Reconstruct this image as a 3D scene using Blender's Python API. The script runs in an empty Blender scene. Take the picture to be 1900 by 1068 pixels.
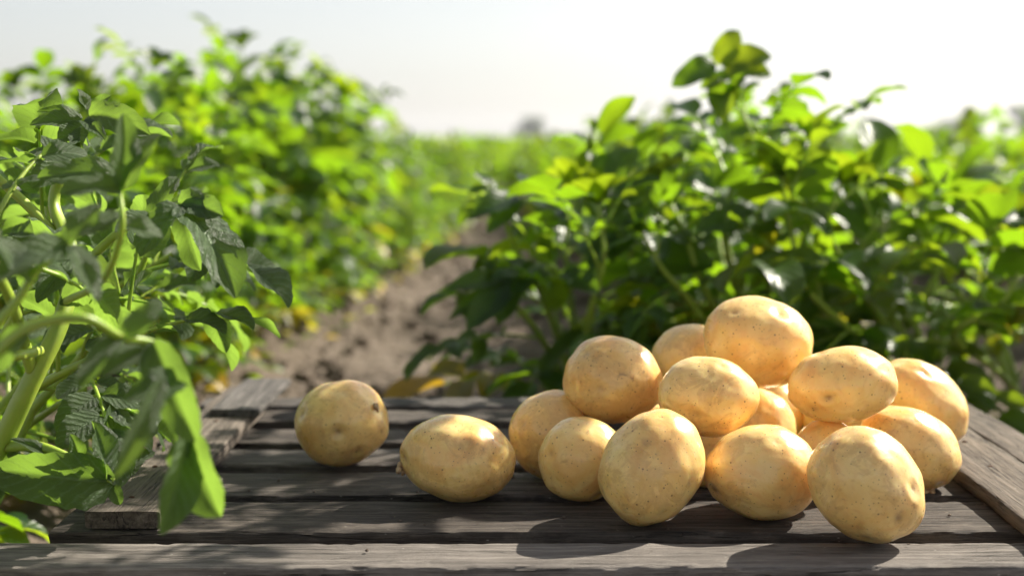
import bpy, math, random
import numpy as np
from mathutils import Vector, noise
R = math.radians
rng = np.random.default_rng(7); random.seed(7)
S = bpy.context.scene; C = S.collection

# ---------------------------------------------------------------- camera, sky, sun, exposure
F = 2639.0                       # focal length in pixels of the 1900 wide photograph (50 mm)
PITCH = math.atan(272 / F); CAM_Z = .48; TOP = .20     # crate top is 20 cm above the ground
cd = bpy.data.cameras.new('camera'); cam = bpy.data.objects.new('camera', cd); C.objects.link(cam)
cam.location = (0, 0, CAM_Z); cam.rotation_euler = (R(90) - PITCH, 0, 0)
cd.lens = 50; cd.sensor_width = 36; cd.clip_start = .05; cd.clip_end = 3000
cd.dof.use_dof = True; cd.dof.focus_distance = 1.04; cd.dof.aperture_fstop = 4.2
cd.dof.aperture_blades = 9
S.camera = cam
SUN_EL, SUN_AZ = R(38), R(54)    # azimuth measured from +Y towards +X
sv = Vector((math.cos(SUN_EL) * math.sin(SUN_AZ), math.cos(SUN_EL) * math.cos(SUN_AZ), math.sin(SUN_EL)))
W = bpy.data.worlds.new('World'); S.world = W; W.use_nodes = True
wn = W.node_tree.nodes; wl = W.node_tree.links; bg = wn['Background']
sk = wn.new('ShaderNodeTexSky'); sk.sky_type = 'NISHITA'; sk.sun_disc = False
sk.sun_elevation = SUN_EL; sk.sun_rotation = SUN_AZ; sk.air_density = 1.0; sk.dust_density = 1.6; sk.ozone_density = 1.0
hs = wn.new('ShaderNodeHueSaturation'); hs.inputs['Saturation'].default_value = .35
wl.new(sk.outputs[0], hs.inputs['Color']); wl.new(hs.outputs[0], bg.inputs['Color']); bg.inputs['Strength'].default_value = .070
sd = bpy.data.lights.new('sun', 'SUN'); sd.energy = 5.0; sd.angle = R(.5); sd.color = (1, .93, .80)
so = bpy.data.objects.new('sun', sd); C.objects.link(so); so.rotation_euler = sv.to_track_quat('Z', 'Y').to_euler()
S.view_settings.view_transform = 'Standard'; S.view_settings.look = 'None'
S.view_settings.gamma = 1; S.view_settings.exposure = 1.2
S.render.engine = 'CYCLES'
S.cycles.max_bounces = 12; S.cycles.transmission_bounces = 8; S.cycles.diffuse_bounces = 8

# ---------------------------------------------------------------- pixel of the photograph -> point at a real depth
FW = np.array([0, math.cos(PITCH), -math.sin(PITCH)]); UPV = np.array([0, math.sin(PITCH), math.cos(PITCH)])
EYE = np.array([0, 0, CAM_Z])
def ray(x, y): return FW + (534 - y) / F * UPV + np.array([(x - 950) / F, 0, 0])
def P(x, y, t): return EYE + ray(x, y) * t
def on(x, y, z=TOP):
    r = ray(x, y); return EYE + r * ((z - CAM_Z) / r[2])

# ---------------------------------------------------------------- helpers
def tag(o, label=None, cat=None, group=None, kind=None):
    if label: o['label'] = label
    if cat: o['category'] = cat
    if group: o['group'] = group
    if kind: o['kind'] = kind
    return o
def empty(name, loc=(0, 0, 0), rz=0.0):
    o = bpy.data.objects.new(name, None); C.objects.link(o); o.location = loc; o.rotation_euler = (0, 0, rz)
    o.empty_display_size = .05; return o
def link(name, me, mat, parent=None):
    o = bpy.data.objects.new(name, me); C.objects.link(o)
    if mat and not me.materials: me.materials.append(mat)
    if parent: o.parent = parent
    return o
def mesh_np(name, V, Fq, uv=None, tint=None, smooth=True):
    """V (n,3); Fq (m,4) quads or (m,3) tris; uv per vertex (n,2); tint per vertex"""
    V = np.asarray(V, np.float32); Fq = np.asarray(Fq, np.int32); k = Fq.shape[1]
    me = bpy.data.meshes.new(name); me.vertices.add(len(V)); me.vertices.foreach_set('co', V.ravel())
    me.loops.add(Fq.size); me.loops.foreach_set('vertex_index', Fq.ravel())
    me.polygons.add(len(Fq)); me.polygons.foreach_set('loop_start', np.arange(0, Fq.size, k, dtype=np.int32))
    me.polygons.foreach_set('loop_total', np.full(len(Fq), k, np.int32))
    me.polygons.foreach_set('use_smooth', np.full(len(Fq), smooth))
    if uv is not None:
        l = me.uv_layers.new(name='UVMap'); l.data.foreach_set('uv', np.asarray(uv, np.float32)[Fq.ravel()].ravel())
    if tint is not None:
        a = me.attributes.new('tint', 'FLOAT', 'POINT'); a.data.foreach_set('value', np.asarray(tint, np.float32))
    me.update(calc_edges=True); me.validate(); return me
def nrm(v):
    v = np.asarray(v, float); n = np.linalg.norm(v); return v / n if n > 1e-9 else np.array([0, 0, 1.])

class Soup:
    def __init__(s): s.V = []; s.F = []; s.U = []; s.T = []; s.n = 0
    def add(s, V, Fq, U=None, t=0.0):
        s.V.append(V); s.F.append(Fq + s.n); s.U.append(U if U is not None else np.zeros((len(V), 2)))
        s.T.append(np.full(len(V), t) if np.isscalar(t) else t); s.n += len(V)
    def build(s, name, mat, parent=None, origin=None, smooth=True):
        V = np.concatenate(s.V)
        if origin is not None: V = V - np.asarray(origin)
        me = mesh_np(name, V, np.concatenate(s.F), np.concatenate(s.U), np.concatenate(s.T), smooth)
        return link(name, me, mat, parent)

# ---------------------------------------------------------------- materials
def mat(name):
    m = bpy.data.materials.new(name); m.use_nodes = True; n = m.node_tree.nodes; l = m.node_tree.links
    return m, n, l, n['Principled BSDF'], n['Material Output']
def node(n, t, **kw):
    o = n.new(t)
    for k, v in kw.items():
        if k in o.inputs: o.inputs[k].default_value = v
        else: setattr(o, k, v)
    return o
def ramp(n, l, src, stops, interp='LINEAR'):
    r = n.new('ShaderNodeValToRGB'); e = r.color_ramp.elements; r.color_ramp.interpolation = interp
    while len(e) < len(stops): e.new(.5)
    for q, (p, c) in zip(e, stops):
        q.position = p; q.color = (c, c, c, 1) if np.isscalar(c) else (*c, 1)
    l.new(src, r.inputs[0]); return r.outputs[0]
def mix(n, l, f, a, b, mode='MIX'):
    m = n.new('ShaderNodeMix'); m.data_type = 'RGBA'; m.blend_type = mode
    for s, v in ((m.inputs['Factor'], f), (m.inputs['A'], a), (m.inputs['B'], b)):
        if hasattr(v, 'is_linked') or hasattr(v, 'links'): l.new(v, s)
        elif np.isscalar(v): s.default_value = v
        else: s.default_value = (*v, 1)
    return m.outputs['Result']
def math_(n, l, op, a, b=None, c=None):
    m = n.new('ShaderNodeMath'); m.operation = op
    for s, v in zip(m.inputs, (a, b, c)):
        if v is None: continue
        if np.isscalar(v): s.default_value = v
        else: l.new(v, s)
    return m.outputs[0]
def obj_coord(n, l, scale=(1, 1, 1), rnd=True):
    tc = n.new('ShaderNodeTexCoord'); mp = n.new('ShaderNodeMapping'); mp.inputs['Scale'].default_value = scale
    l.new(tc.outputs['Object'], mp.inputs['Vector'])
    if rnd:
        oi = n.new('ShaderNodeObjectInfo'); m = math_(n, l, 'MULTIPLY', oi.outputs['Random'], 37.0)
        cx = n.new('ShaderNodeCombineXYZ'); l.new(m, cx.inputs[0]); l.new(m, cx.inputs[1]); l.new(cx.outputs[0], mp.inputs['Location'])
    return mp.outputs[0]

def leaf_material(name, detail, dark, mid, trans, ty):
    m, n, l, b, out = mat(name)
    at = node(n, 'ShaderNodeAttribute', attribute_name='tint')
    base = ramp(n, l, at.outputs['Fac'], [(0, dark), (.75, mid), (.93, (mid[0] * 1.8, mid[1] * 1.15, mid[2] * .8)), (1, (.42, .26, .02))])
    tr = ramp(n, l, at.outputs['Fac'], [(0, trans), (.35, trans), (.8, (trans[0] * 1.45, trans[1] * 1.0, trans[2])), (.93, ty), (1, (.70, .42, .03))])
    if detail:
        uv = n.new('ShaderNodeUVMap'); sp = n.new('ShaderNodeSeparateXYZ'); l.new(uv.outputs[0], sp.inputs[0])
        av = math_(n, l, 'ABSOLUTE', sp.outputs[1])
        nz = node(n, 'ShaderNodeTexNoise', Scale=9.0, Detail=3.0); l.new(uv.outputs[0], nz.inputs['Vector'])
        # side veins leave the midrib in a forward slant
        ph = math_(n, l, 'SUBTRACT', math_(n, l, 'MULTIPLY', sp.outputs[0], 7.5), math_(n, l, 'MULTIPLY', math_(n, l, 'POWER', av, .8), 2.1))
        ph = math_(n, l, 'ADD', ph, math_(n, l, 'MULTIPLY', nz.outputs[0], .55))
        tri = math_(n, l, 'PINGPONG', ph, .5)                       # 0 at a vein, .5 between
        vein = ramp(n, l, tri, [(0, 1), (.07, .55), (.16, 0)])
        midr = ramp(n, l, av, [(0, 1), (.035, .8), (.075, 0)])
        va = math_(n, l, 'MAXIMUM', math_(n, l, 'MULTIPLY', vein, .75), midr)
        vo = node(n, 'ShaderNodeTexVoronoi', Scale=26.0); vo.feature = 'DISTANCE_TO_EDGE'; l.new(uv.outputs[0], vo.inputs['Vector'])
        cell = ramp(n, l, vo.outputs['Distance'], [(0, 0), (.12, .8), (.3, 1)])
        base = mix(n, l, math_(n, l, 'MULTIPLY', va, .55), base, tuple(min(1, x * 2.6 + .03) for x in mid))
        tr = mix(n, l, math_(n, l, 'MULTIPLY', va, .5), tr, tuple(x * .55 for x in trans))
        h = math_(n, l, 'ADD', math_(n, l, 'MULTIPLY', ramp(n, l, tri, [(0, 0), (.5, 1)]), .7), math_(n, l, 'MULTIPLY', cell, .38))
        h = math_(n, l, 'SUBTRACT', h, math_(n, l, 'MULTIPLY', midr, .6))
        bp = node(n, 'ShaderNodeBump', Strength=1.0, Distance=.0032); l.new(h, bp.inputs['Height']); l.new(bp.outputs[0], b.inputs['Normal'])
    else:
        uv = n.new('ShaderNodeUVMap'); sp = n.new('ShaderNodeSeparateXYZ'); l.new(uv.outputs[0], sp.inputs[0])
        av = math_(n, l, 'ABSOLUTE', sp.outputs[1])
        ph = math_(n, l, 'SUBTRACT', math_(n, l, 'MULTIPLY', sp.outputs[0], 6), math_(n, l, 'MULTIPLY', av, 1.8))
        tri = math_(n, l, 'PINGPONG', ph, .5)
        midr = ramp(n, l, av, [(0, 1), (.06, .7), (.12, 0)])
        base = mix(n, l, math_(n, l, 'MULTIPLY', midr, .5), base, tuple(x * 2.2 for x in mid))
        bp = node(n, 'ShaderNodeBump', Strength=.6, Distance=.0016); l.new(tri, bp.inputs['Height']); l.new(bp.outputs[0], b.inputs['Normal'])
    g = n.new('ShaderNodeNewGeometry')
    l.new(base, b.inputs['Base Color']); b.inputs['Roughness'].default_value = .50 if detail else .38
    b.inputs['Specular IOR Level'].default_value = .5
    t = n.new('ShaderNodeBsdfTranslucent'); l.new(tr, t.inputs['Color'])
    mx = n.new('ShaderNodeMixShader'); mx.inputs[0].default_value = .48 if detail else .54
    l.new(b.outputs[0], mx.inputs[1]); l.new(t.outputs[0], mx.inputs[2]); l.new(mx.outputs[0], out.inputs[0])
    return m
M_leaf_near = leaf_material('leaf_blade_near', True, (.080, .130, .062), (.135, .205, .095), (.26, .43, .05), (.50, .46, .02))
M_leaf = leaf_material('leaf_blade', False, (.010, .035, .014), (.032, .085, .008), (.235, .42, .010), (.48, .43, .008))

def stem_material():
    m, n, l, b, out = mat('stem_skin')
    co = obj_coord(n, l, (1, 1, 1)); nz = node(n, 'ShaderNodeTexNoise', Scale=25.0, Detail=4.0); l.new(co, nz.inputs['Vector'])
    l.new(ramp(n, l, nz.outputs[0], [(.3, (.20, .29, .03)), (.7, (.32, .40, .05))]), b.inputs['Base Color'])
    b.inputs['Roughness'].default_value = .42
    b.inputs['Subsurface Weight'].default_value = .5; b.inputs['Subsurface Radius'].default_value = (.6, 1, .12); b.inputs['Subsurface Scale'].default_value = .006
    n2 = node(n, 'ShaderNodeTexNoise', Scale=180.0, Detail=3.0); l.new(co, n2.inputs['Vector'])
    bp = node(n, 'ShaderNodeBump', Strength=.25, Distance=.001); l.new(n2.outputs[0], bp.inputs['Height']); l.new(bp.outputs[0], b.inputs['Normal'])
    return m
M_stem = stem_material()

def wood_material(name, c0, c1, c2):
    m, n, l, b, out = mat(name)
    grain = node(n, 'ShaderNodeTexNoise', Scale=1.0, Detail=8.0, Roughness=.65); l.new(obj_coord(n, l, (7, 170, 170)), grain.inputs['Vector'])
    fib = node(n, 'ShaderNodeTexNoise', Scale=1.0, Detail=5.0, Roughness=.75); l.new(obj_coord(n, l, (26, 900, 900)), fib.inputs['Vector'])
    blot = node(n, 'ShaderNodeTexNoise', Scale=1.0, Detail=6.0, Roughness=.6, Distortion=.6); l.new(obj_coord(n, l, (9, 26, 26)), blot.inputs['Vector'])
    crack = node(n, 'ShaderNodeTexNoise', Scale=1.0, Detail=3.0, Roughness=.6, Distortion=.3); l.new(obj_coord(n, l, (3.2, 120, 60)), crack.inputs['Vector'])
    ck = ramp(n, l, math_(n, l, 'ABSOLUTE', math_(n, l, 'SUBTRACT', crack.outputs[0], .5)), [(0, 1), (.008, .7), (.02, 0)])
    ckm = math_(n, l, 'MULTIPLY', ck, ramp(n, l, blot.outputs[0], [(.45, 0), (.6, 1)]))
    col = ramp(n, l, grain.outputs[0], [(.28, c0), (.5, c1), (.75, c2)])
    col = mix(n, l, ramp(n, l, blot.outputs[0], [(.35, .0), (.7, .75)]), col, mix(n, l, .5, c0, c1), 'MIX')
    col = mix(n, l, math_(n, l, 'MULTIPLY', ramp(n, l, fib.outputs[0], [(.35, 1), (.55, 0)]), .55), col, tuple(x * .35 for x in c0))
    dust = node(n, 'ShaderNodeTexNoise', Scale=1.0, Detail=7.0, Roughness=.7); l.new(obj_coord(n, l, (32, 60, 60)), dust.inputs['Vector'])
    col = mix(n, l, ramp(n, l, dust.outputs[0], [(.52, 0), (.75, .45)]), col, (.25, .215, .18))
    col = mix(n, l, math_(n, l, 'MULTIPLY', ckm, .85), col, (.012, .01, .009))
    vo = node(n, 'ShaderNodeTexVoronoi', Scale=1.0); l.new(obj_coord(n, l, (95, 230, 230)), vo.inputs['Vector'])
    spk = ramp(n, l, vo.outputs['Distance'], [(.05, 1), (.13, 0)])
    spk = math_(n, l, 'MULTIPLY', spk, math_(n, l, 'GREATER_THAN', node_sep(n, l, vo.outputs['Color']), .8))
    col = mix(n, l, math_(n, l, 'MULTIPLY', spk, .6), col, (.45, .42, .36))
    oi = n.new('ShaderNodeObjectInfo'); hv = n.new('ShaderNodeHueSaturation'); l.new(col, hv.inputs['Color'])     # each board has weathered differently
    l.new(math_(n, l, 'MULTIPLY_ADD', oi.outputs['Random'], .5, .78), hv.inputs['Value']); l.new(math_(n, l, 'MULTIPLY_ADD', oi.outputs['Random'], -.7, 1.35), hv.inputs['Saturation']); col = hv.outputs[0]
    l.new(col, b.inputs['Base Color']); b.inputs['Roughness'].default_value = .78; b.inputs['Specular IOR Level'].default_value = .3
    h = math_(n, l, 'ADD', math_(n, l, 'MULTIPLY', grain.outputs[0], 1.0), math_(n, l, 'MULTIPLY', fib.outputs[0], .55))
    h = math_(n, l, 'SUBTRACT', h, math_(n, l, 'MULTIPLY', ckm, .9))
    bp = node(n, 'ShaderNodeBump', Strength=1.0, Distance=.0028); l.new(h, bp.inputs['Height']); l.new(bp.outputs[0], b.inputs['Normal'])
    return m
def node_sep(n, l, c):
    s = n.new('ShaderNodeSeparateColor'); l.new(c, s.inputs[0]); return s.outputs[0]
M_wood = wood_material('weathered_grey_shaded_wood', (.016, .012, .010), (.092, .077, .066), (.245, .210, .178))  # weathered boards, with the shade on them put into the darker tone
M_wood2 = wood_material('weathered_pale_sunlit_wood', (.036, .027, .021), (.165, .134, .108), (.345, .290, .235))  # same weathered wood, sunlight on front slat and battens put into the colour
m, n, l, b, out = mat('rusty_nail'); M_nail = m
b.inputs['Base Color'].default_value = (.07, .035, .02, 1); b.inputs['Roughness'].default_value = .8; b.inputs['Metallic'].default_value = .5

def potato_material():
    m, n, l, b, out = mat('potato_skin')
    co = obj_coord(n, l, (1, 1, 1))
    n1 = node(n, 'ShaderNodeTexNoise', Scale=26.0, Detail=5.0, Roughness=.6, Distortion=.7); l.new(co, n1.inputs['Vector'])
    n2 = node(n, 'ShaderNodeTexNoise', Scale=75.0, Detail=7.0, Roughness=.65, Distortion=1.2); l.new(co, n2.inputs['Vector'])
    n3 = node(n, 'ShaderNodeTexNoise', Scale=420.0, Detail=4.0, Roughness=.6); l.new(co, n3.inputs['Vector'])
    oi = n.new('ShaderNodeObjectInfo')
    c = ramp(n, l, n1.outputs[0], [(.3, (.92, .70, .30)), (.5, (.90, .625, .225)), (.62, (.86, .53, .17)), (.75, (.77, .42, .13))])
    c = mix(n, l, ramp(n, l, n2.outputs[0], [(.52, 0), (.72, .36)]), c, (.62, .32, .11))
    c = mix(n, l, math_(n, l, 'MULTIPLY', oi.outputs['Random'], .22), c, (.78, .50, .18))
    at = node(n, 'ShaderNodeAttribute', attribute_name='tint')               # brown skin in and round the eyes
    c = mix(n, l, math_(n, l, 'MULTIPLY', at.outputs['Fac'], math_(n, l, 'ADD', n2.outputs[0], .2)), c, (.33, .18, .075))
    # scuffed, russeted skin: how much is each tuber's own (object colour)
    sc = node(n, 'ShaderNodeTexNoise', Scale=42.0, Detail=8.0, Roughness=.7, Distortion=1.6); l.new(co, sc.inputs['Vector'])
    s2 = node(n, 'ShaderNodeTexNoise', Scale=18.0, Detail=3.0); l.new(co, s2.inputs['Vector'])
    rus = node_sep(n, l, oi.outputs['Color'])
    e = math_(n, l, 'ADD', math_(n, l, 'MULTIPLY', sc.outputs[0], .6), math_(n, l, 'MULTIPLY', s2.outputs[0], .4))
    e = math_(n, l, 'ADD', e, math_(n, l, 'MULTIPLY', rus, .14))
    c = mix(n, l, math_(n, l, 'MULTIPLY', ramp(n, l, e, [(.55, 0), (.60, .8), (.66, .45), (.72, 1)]), .42), c, (.46, .235, .075))
    dirt = ramp(n, l, math_(n, l, 'ADD', n2.outputs[0], math_(n, l, 'MULTIPLY', rus, .05)), [(.66, 0), (.74, .5)])
    c = mix(n, l, dirt, c, (.22, .13, .07))
    # lenticels: two sizes of brown specks
    for sc_, thr, keep, amt in ((165, .12, .5, .85), (290, .13, .35, .75)):
        vo = node(n, 'ShaderNodeTexVoronoi', Scale=sc_); l.new(co, vo.inputs['Vector'])
        k = math_(n, l, 'GREATER_THAN', node_sep(n, l, vo.outputs['Color']), keep)
        d = ramp(n, l, vo.outputs['Distance'], [(thr * .6, 1), (thr * 1.35, 0)])
        c = mix(n, l, math_(n, l, 'MULTIPLY', math_(n, l, 'MULTIPLY', d, k), amt), c, (.20, .085, .03))
    l.new(c, b.inputs['Base Color'])
    b.inputs['Subsurface Weight'].default_value = .55; b.inputs['Subsurface Radius'].default_value = (1, .5, .16); b.inputs['Subsurface Scale'].default_value = .010
    l.new(ramp(n, l, n2.outputs[0], [(.3, .24), (.7, .38)]), b.inputs['Roughness']); b.inputs['Specular IOR Level'].default_value = .5; b.inputs['Coat Weight'].default_value = .35; b.inputs['Coat Roughness'].default_value = .22
    h = math_(n, l, 'ADD', math_(n, l, 'MULTIPLY', n3.outputs[0], .35), math_(n, l, 'MULTIPLY', n2.outputs[0], .8))
    bp = node(n, 'ShaderNodeBump', Strength=.32, Distance=.0009); l.new(h, bp.inputs['Height']); l.new(bp.outputs[0], b.inputs['Normal'])
    return m
M_potato = potato_material()
m, n, l, b, out = mat('dry_stub'); M_stub = m
nz = node(n, 'ShaderNodeTexNoise', Scale=300.0, Detail=4.0); l.new(obj_coord(n, l), nz.inputs['Vector'])
l.new(ramp(n, l, nz.outputs[0], [(.3, (.25, .15, .07)), (.7, (.52, .38, .22))]), b.inputs['Base Color']); b.inputs['Roughness'].default_value = .7

def soil_material():
    m, n, l, b, out = mat('sandy_soil')
    co = obj_coord(n, l, (1, 1, 1), False)
    n1 = node(n, 'ShaderNodeTexNoise', Scale=2.2, Detail=8.0, Roughness=.6); l.new(co, n1.inputs['Vector'])
    n2 = node(n, 'ShaderNodeTexNoise', Scale=24.0, Detail=9.0, Roughness=.7); l.new(co, n2.inputs['Vector'])
    vo = node(n, 'ShaderNodeTexVoronoi', Scale=38.0); l.new(co, vo.inputs['Vector'])
    c = ramp(n, l, n1.outputs[0], [(.3, (.135, .105, .085)), (.55, (.22, .175, .142)), (.75, (.30, .245, .20))])
    c = mix(n, l, ramp(n, l, n2.outputs[0], [(.35, .65), (.6, 0)]), c, (.12, .09, .065))
    l.new(c, b.inputs['Base Color']); b.inputs['Roughness'].default_value = .95; b.inputs['Specular IOR Level'].default_value = .15
    h = math_(n, l, 'ADD', n2.outputs[0], math_(n, l, 'MULTIPLY', vo.outputs['Distance'], .5))
    bp = node(n, 'ShaderNodeBump', Strength=1.0, Distance=.03); l.new(h, bp.inputs['Height']); l.new(bp.outputs[0], b.inputs['Normal'])
    return m
M_soil = soil_material()

# ---------------------------------------------------------------- ground: one sheet, furrows and ridges, to the horizon
SLOPE = .019                                                     # the rows lean a little to the right
ROWS_R = [.42 + 1.0 * k for k in range(0, 14)]; ROWS_L = [-.80 - 1.0 * k for k in range(0, 14)]
def ground_z(x, y):
    u = x - SLOPE * y
    z = np.zeros_like(u)
    for c in ROWS_R + ROWS_L: z = z + .10 * np.exp(-((u - c) / .22) ** 2)
    return z * np.clip((y - 1.2) / .6, 0, 1)
def build_ground():
    xs = np.concatenate([-np.geomspace(700, 4.2, 40), np.arange(-4, -1.6, .06), np.arange(-1.6, 1.6, .02), np.arange(1.6, 4, .06), np.geomspace(4.2, 700, 40)])
    ys = np.concatenate([[-100, -60, -10, -3, -1], np.arange(-.5, 1.2, .1), np.arange(1.2, 6, .025), np.arange(6, 16, .08), np.geomspace(16.2, 900, 60)])
    X, Y = np.meshgrid(xs, ys); Z = ground_z(X, Y)
    for i in range(X.shape[0]):
        y = ys[i]
        if not (1.0 < y < 12): continue
        for j in range(X.shape[1]):
            x = xs[j]
            if abs(x) > 3: continue
            v = noise.fractal(Vector((x * 9, y * 9, 0)), .7, 2.2, 5)
            w = abs(noise.noise(Vector((x * 16, y * 16, 5)))) + .6 * abs(noise.noise(Vector((x * 37, y * 37, 9))))
            side = .08 + 1.0 * min(1, abs((x - SLOPE * y) + .28) / .3)   # flatter along the trodden middle
            Z[i, j] += (.010 * v + .030 * w) * side
    n0, n1 = X.shape; idx = np.arange(n0 * n1).reshape(n0, n1)
    Fq = np.stack([idx[:-1, :-1], idx[:-1, 1:], idx[1:, 1:], idx[1:, :-1]], -1).reshape(-1, 4)
    o = link('ground', mesh_np('ground', np.stack([X, Y, Z], -1).reshape(-1, 3), Fq), M_soil); tag(o, kind='structure'); return o
build_ground()

def build_clods():
    s = Soup(); import bmesh
    bm = bmesh.new(); bmesh.ops.create_icosphere(bm, subdivisions=2, radius=1)
    bv = np.array([v.co[:] for v in bm.verts]); bf = np.array([[v.index for v in f.verts] for f in bm.faces]); bm.free()
    for _ in range(1500):
        y = 1.7 + 7 * random.random() ** 1.6; u = random.uniform(-.75, .22)
        if random.random() < .35: u = random.choice((-1, 1)) * random.uniform(.2, .42) - .2
        x = u + SLOPE * y; r = .004 + .02 * random.random() ** 4
        V = bv * np.array([1, random.uniform(.7, 1.2), random.uniform(.5, .8)])
        q = random.uniform(0, 99); d = np.array([noise.noise(Vector(v * 1.7) + Vector((q, q, 0))) for v in bv])
        V = V * (1 + .55 * d[:, None]) * r
        z = float(ground_z(np.array([x]), np.array([y]))[0]) + .012 + r * .2
        s.add(V + np.array([x, y, z]), bf)
    o = s.build('soil_clods', M_soil, smooth=False); tag(o, 'loose crumbs and clods of sandy soil scattered over the path', 'soil', kind='stuff')
build_clods()

# ---------------------------------------------------------------- foliage builder
_tpl = {}
def template(nu, nv):
    if (nu, nv) not in _tpl:
        s, w = np.meshgrid(np.linspace(0, 1, nu), np.linspace(-1, 1, nv), indexing='ij')
        idx = np.arange(nu * nv).reshape(nu, nv)
        Fq = np.stack([idx[:-1, :-1], idx[1:, :-1], idx[1:, 1:], idx[:-1, 1:]], -1).reshape(-1, 4)
        _tpl[nu, nv] = (s.ravel(), w.ravel(), Fq)
    return _tpl[nu, nv]
def prof(s):
    s = np.clip(s, 0, 1); return (s ** .44) * ((1 - s) ** .66) / .485
def leaflet(soup, base, D, N, L, hw, droop=.6, fold=.35, lod=1, tint=.3, wave=.0, twist=0.):
    nu, nv = {0: (15, 11), 1: (8, 5), 2: (5, 3), 3: (4, 3)}[lod]
    s, w, Fq = template(nu, nv)
    D = nrm(D); N = np.asarray(N, float); N = nrm(N - D * np.dot(N, D)); Sd = np.cross(D, N)
    n_ = 12; th = -droop * np.linspace(0, 1, n_) ; cx = np.concatenate([[0], np.cumsum(np.cos(th))])[:n_] / (n_ - 1); cz = np.concatenate([[0], np.cumsum(np.sin(th))])[:n_] / (n_ - 1)
    t = np.linspace(0, 1, n_); X = np.interp(s, t, cx); Z = np.interp(s, t, cz); T = np.interp(s, t, th)
    pr = prof(s * .985 + .008)
    aw = np.abs(w) * pr
    zoff = fold * aw * hw * 1.2 - .55 * fold * aw ** 2 * hw                 # trough along the midrib, edges curling back over
    if wave:
        ph = s * 7.5 - 2.1 * (np.abs(w) ** .8)
        zoff = zoff + wave * hw * (.10 * np.abs(w) ** .5 * (1 - np.abs(2 * (ph % 1) - 1)) * pr + .22 * aw * np.sin(s * 9 + tint * 40 + np.sign(w) * 1.3))
        pr = pr * (1 + .05 * np.sin(s * 40 + w))
    tw = twist * s; cw = w * pr * hw
    off = cw[:, None] * (np.cos(tw)[:, None] * Sd + np.sin(tw)[:, None] * N)
    nl = np.cos(T)[:, None] * N - np.sin(T)[:, None] * D
    V = base + L * (X[:, None] * D + Z[:, None] * N) + off + zoff[:, None] * nl
    soup.add(V, Fq, np.stack([s, w], -1), tint)
def tube(soup, pts, r0, r1, sides=6):
    pts = np.asarray(pts, float); n_ = len(pts)
    T = np.gradient(pts, axis=0); T /= np.linalg.norm(T, axis=1)[:, None] + 1e-9
    a = np.linspace(0, 2 * np.pi, sides, endpoint=False); rr = np.linspace(r0, r1, n_)
    ref = np.array([.3, 1, .2]); V = []
    for i in range(n_):
        A = nrm(np.cross(T[i], ref)); B = np.cross(T[i], A); r = rr[i]
        if isinstance(soup, Soup) and sides > 8: rad = r * (1 + .10 * np.cos(3 * a))
        else: rad = np.full(sides, r)
        V.append(pts[i] + (np.cos(a) * rad)[:, None] * A + (np.sin(a) * rad)[:, None] * B)
    V = np.concatenate(V); idx = np.arange(n_ * sides).reshape(n_, sides)
    Fq = np.stack([idx[:-1], np.roll(idx, -1, 1)[:-1], np.roll(idx, -1, 1)[1:], idx[1:]], -1).reshape(-1, 4)
    soup.add(V, Fq)
def curve(pts, n_=10):
    """Catmull-Rom through pts"""
    p = np.asarray(pts, float); p = np.vstack([2 * p[0] - p[1], p, 2 * p[-1] - p[-2]]); out_ = []
    for i in range(1, len(p) - 2):
        t = np.linspace(0, 1, n_, endpoint=False)[:, None]
        out_.append(.5 * (2 * p[i] + (p[i + 1] - p[i - 1]) * t + (2 * p[i - 1] - 5 * p[i] + 4 * p[i + 1] - p[i + 2]) * t ** 2 + (3 * p[i] - p[i - 1] - 3 * p[i + 1] + p[i + 2]) * t ** 3))
    return np.vstack(out_ + [p[-2][None]])
UP = np.array([0, 0, 1.])
def compound(fs, ss, base, D, L, lod, up=.3, pairs=3, size=1.0, tint=.3, limp=.9):
    """pinnate potato leaf: stalk, pairs of leaflets, larger end leaflet"""
    D = nrm(D); n_ = 7; pts = [np.array(base, float)]; d = D.copy()
    for i in range(n_ - 1):
        d = nrm(d + np.array([0, 0, -limp / (n_ - 1) * (.4 + i * .16)])); pts.append(pts[-1] + d * L / (n_ - 1))
    pts = np.array(pts); tube(ss, pts, .0021 * size ** .5, .0011, 4 if lod else 6)
    t = np.linspace(0, 1, n_)
    def at(u): return np.array([np.interp(u, t, pts[:, k]) for k in range(3)])
    def tan(u): return nrm(at(min(1, u + .05)) - at(max(0, u - .05)))
    us = np.linspace(.42, .84, pairs)
    for i, u in enumerate(us):
        T = tan(u); N = nrm(UP - T * T[2] + rng.normal(0, .15, 3)); Sd = np.cross(T, N); ll = L * (.27 + .13 * i / max(1, pairs - 1)) * rng.uniform(.88, 1.1)
        for sg in (-1, 1):
            dd = nrm(T * .62 + sg * Sd + N * rng.uniform(-.25, .15)); NN = nrm(N + sg * Sd * rng.uniform(-.5, .2) + rng.normal(0, .28, 3))
            b_ = at(u) + dd * L * .035
            leaflet(fs, b_, dd, NN, ll, ll * rng.uniform(.27, .33), rng.uniform(.3, 1.1), rng.uniform(.3, .8), lod, float(np.clip(tint + rng.normal(0, .07), 0, .95)), .8 if lod == 0 else (.5 if lod == 1 else 0), rng.uniform(-.3, .3))
            if lod < 2 and rng.random() < .6:
                q = at(u - .07); leaflet(fs, q, nrm(T * .4 + sg * Sd), N, ll * .22, ll * .09, .4, .3, 3, tint)
    T = tan(1.); N = nrm(UP - T * T[2] + rng.normal(0, .15, 3)); ll = L * rng.uniform(.42, .5)
    leaflet(fs, at(1.), T, N, ll, ll * rng.uniform(.30, .35), rng.uniform(.5, 1.2), rng.uniform(.3, .7), lod, tint, .9 if lod == 0 else (.5 if lod == 1 else 0), rng.uniform(-.2, .2))
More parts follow.
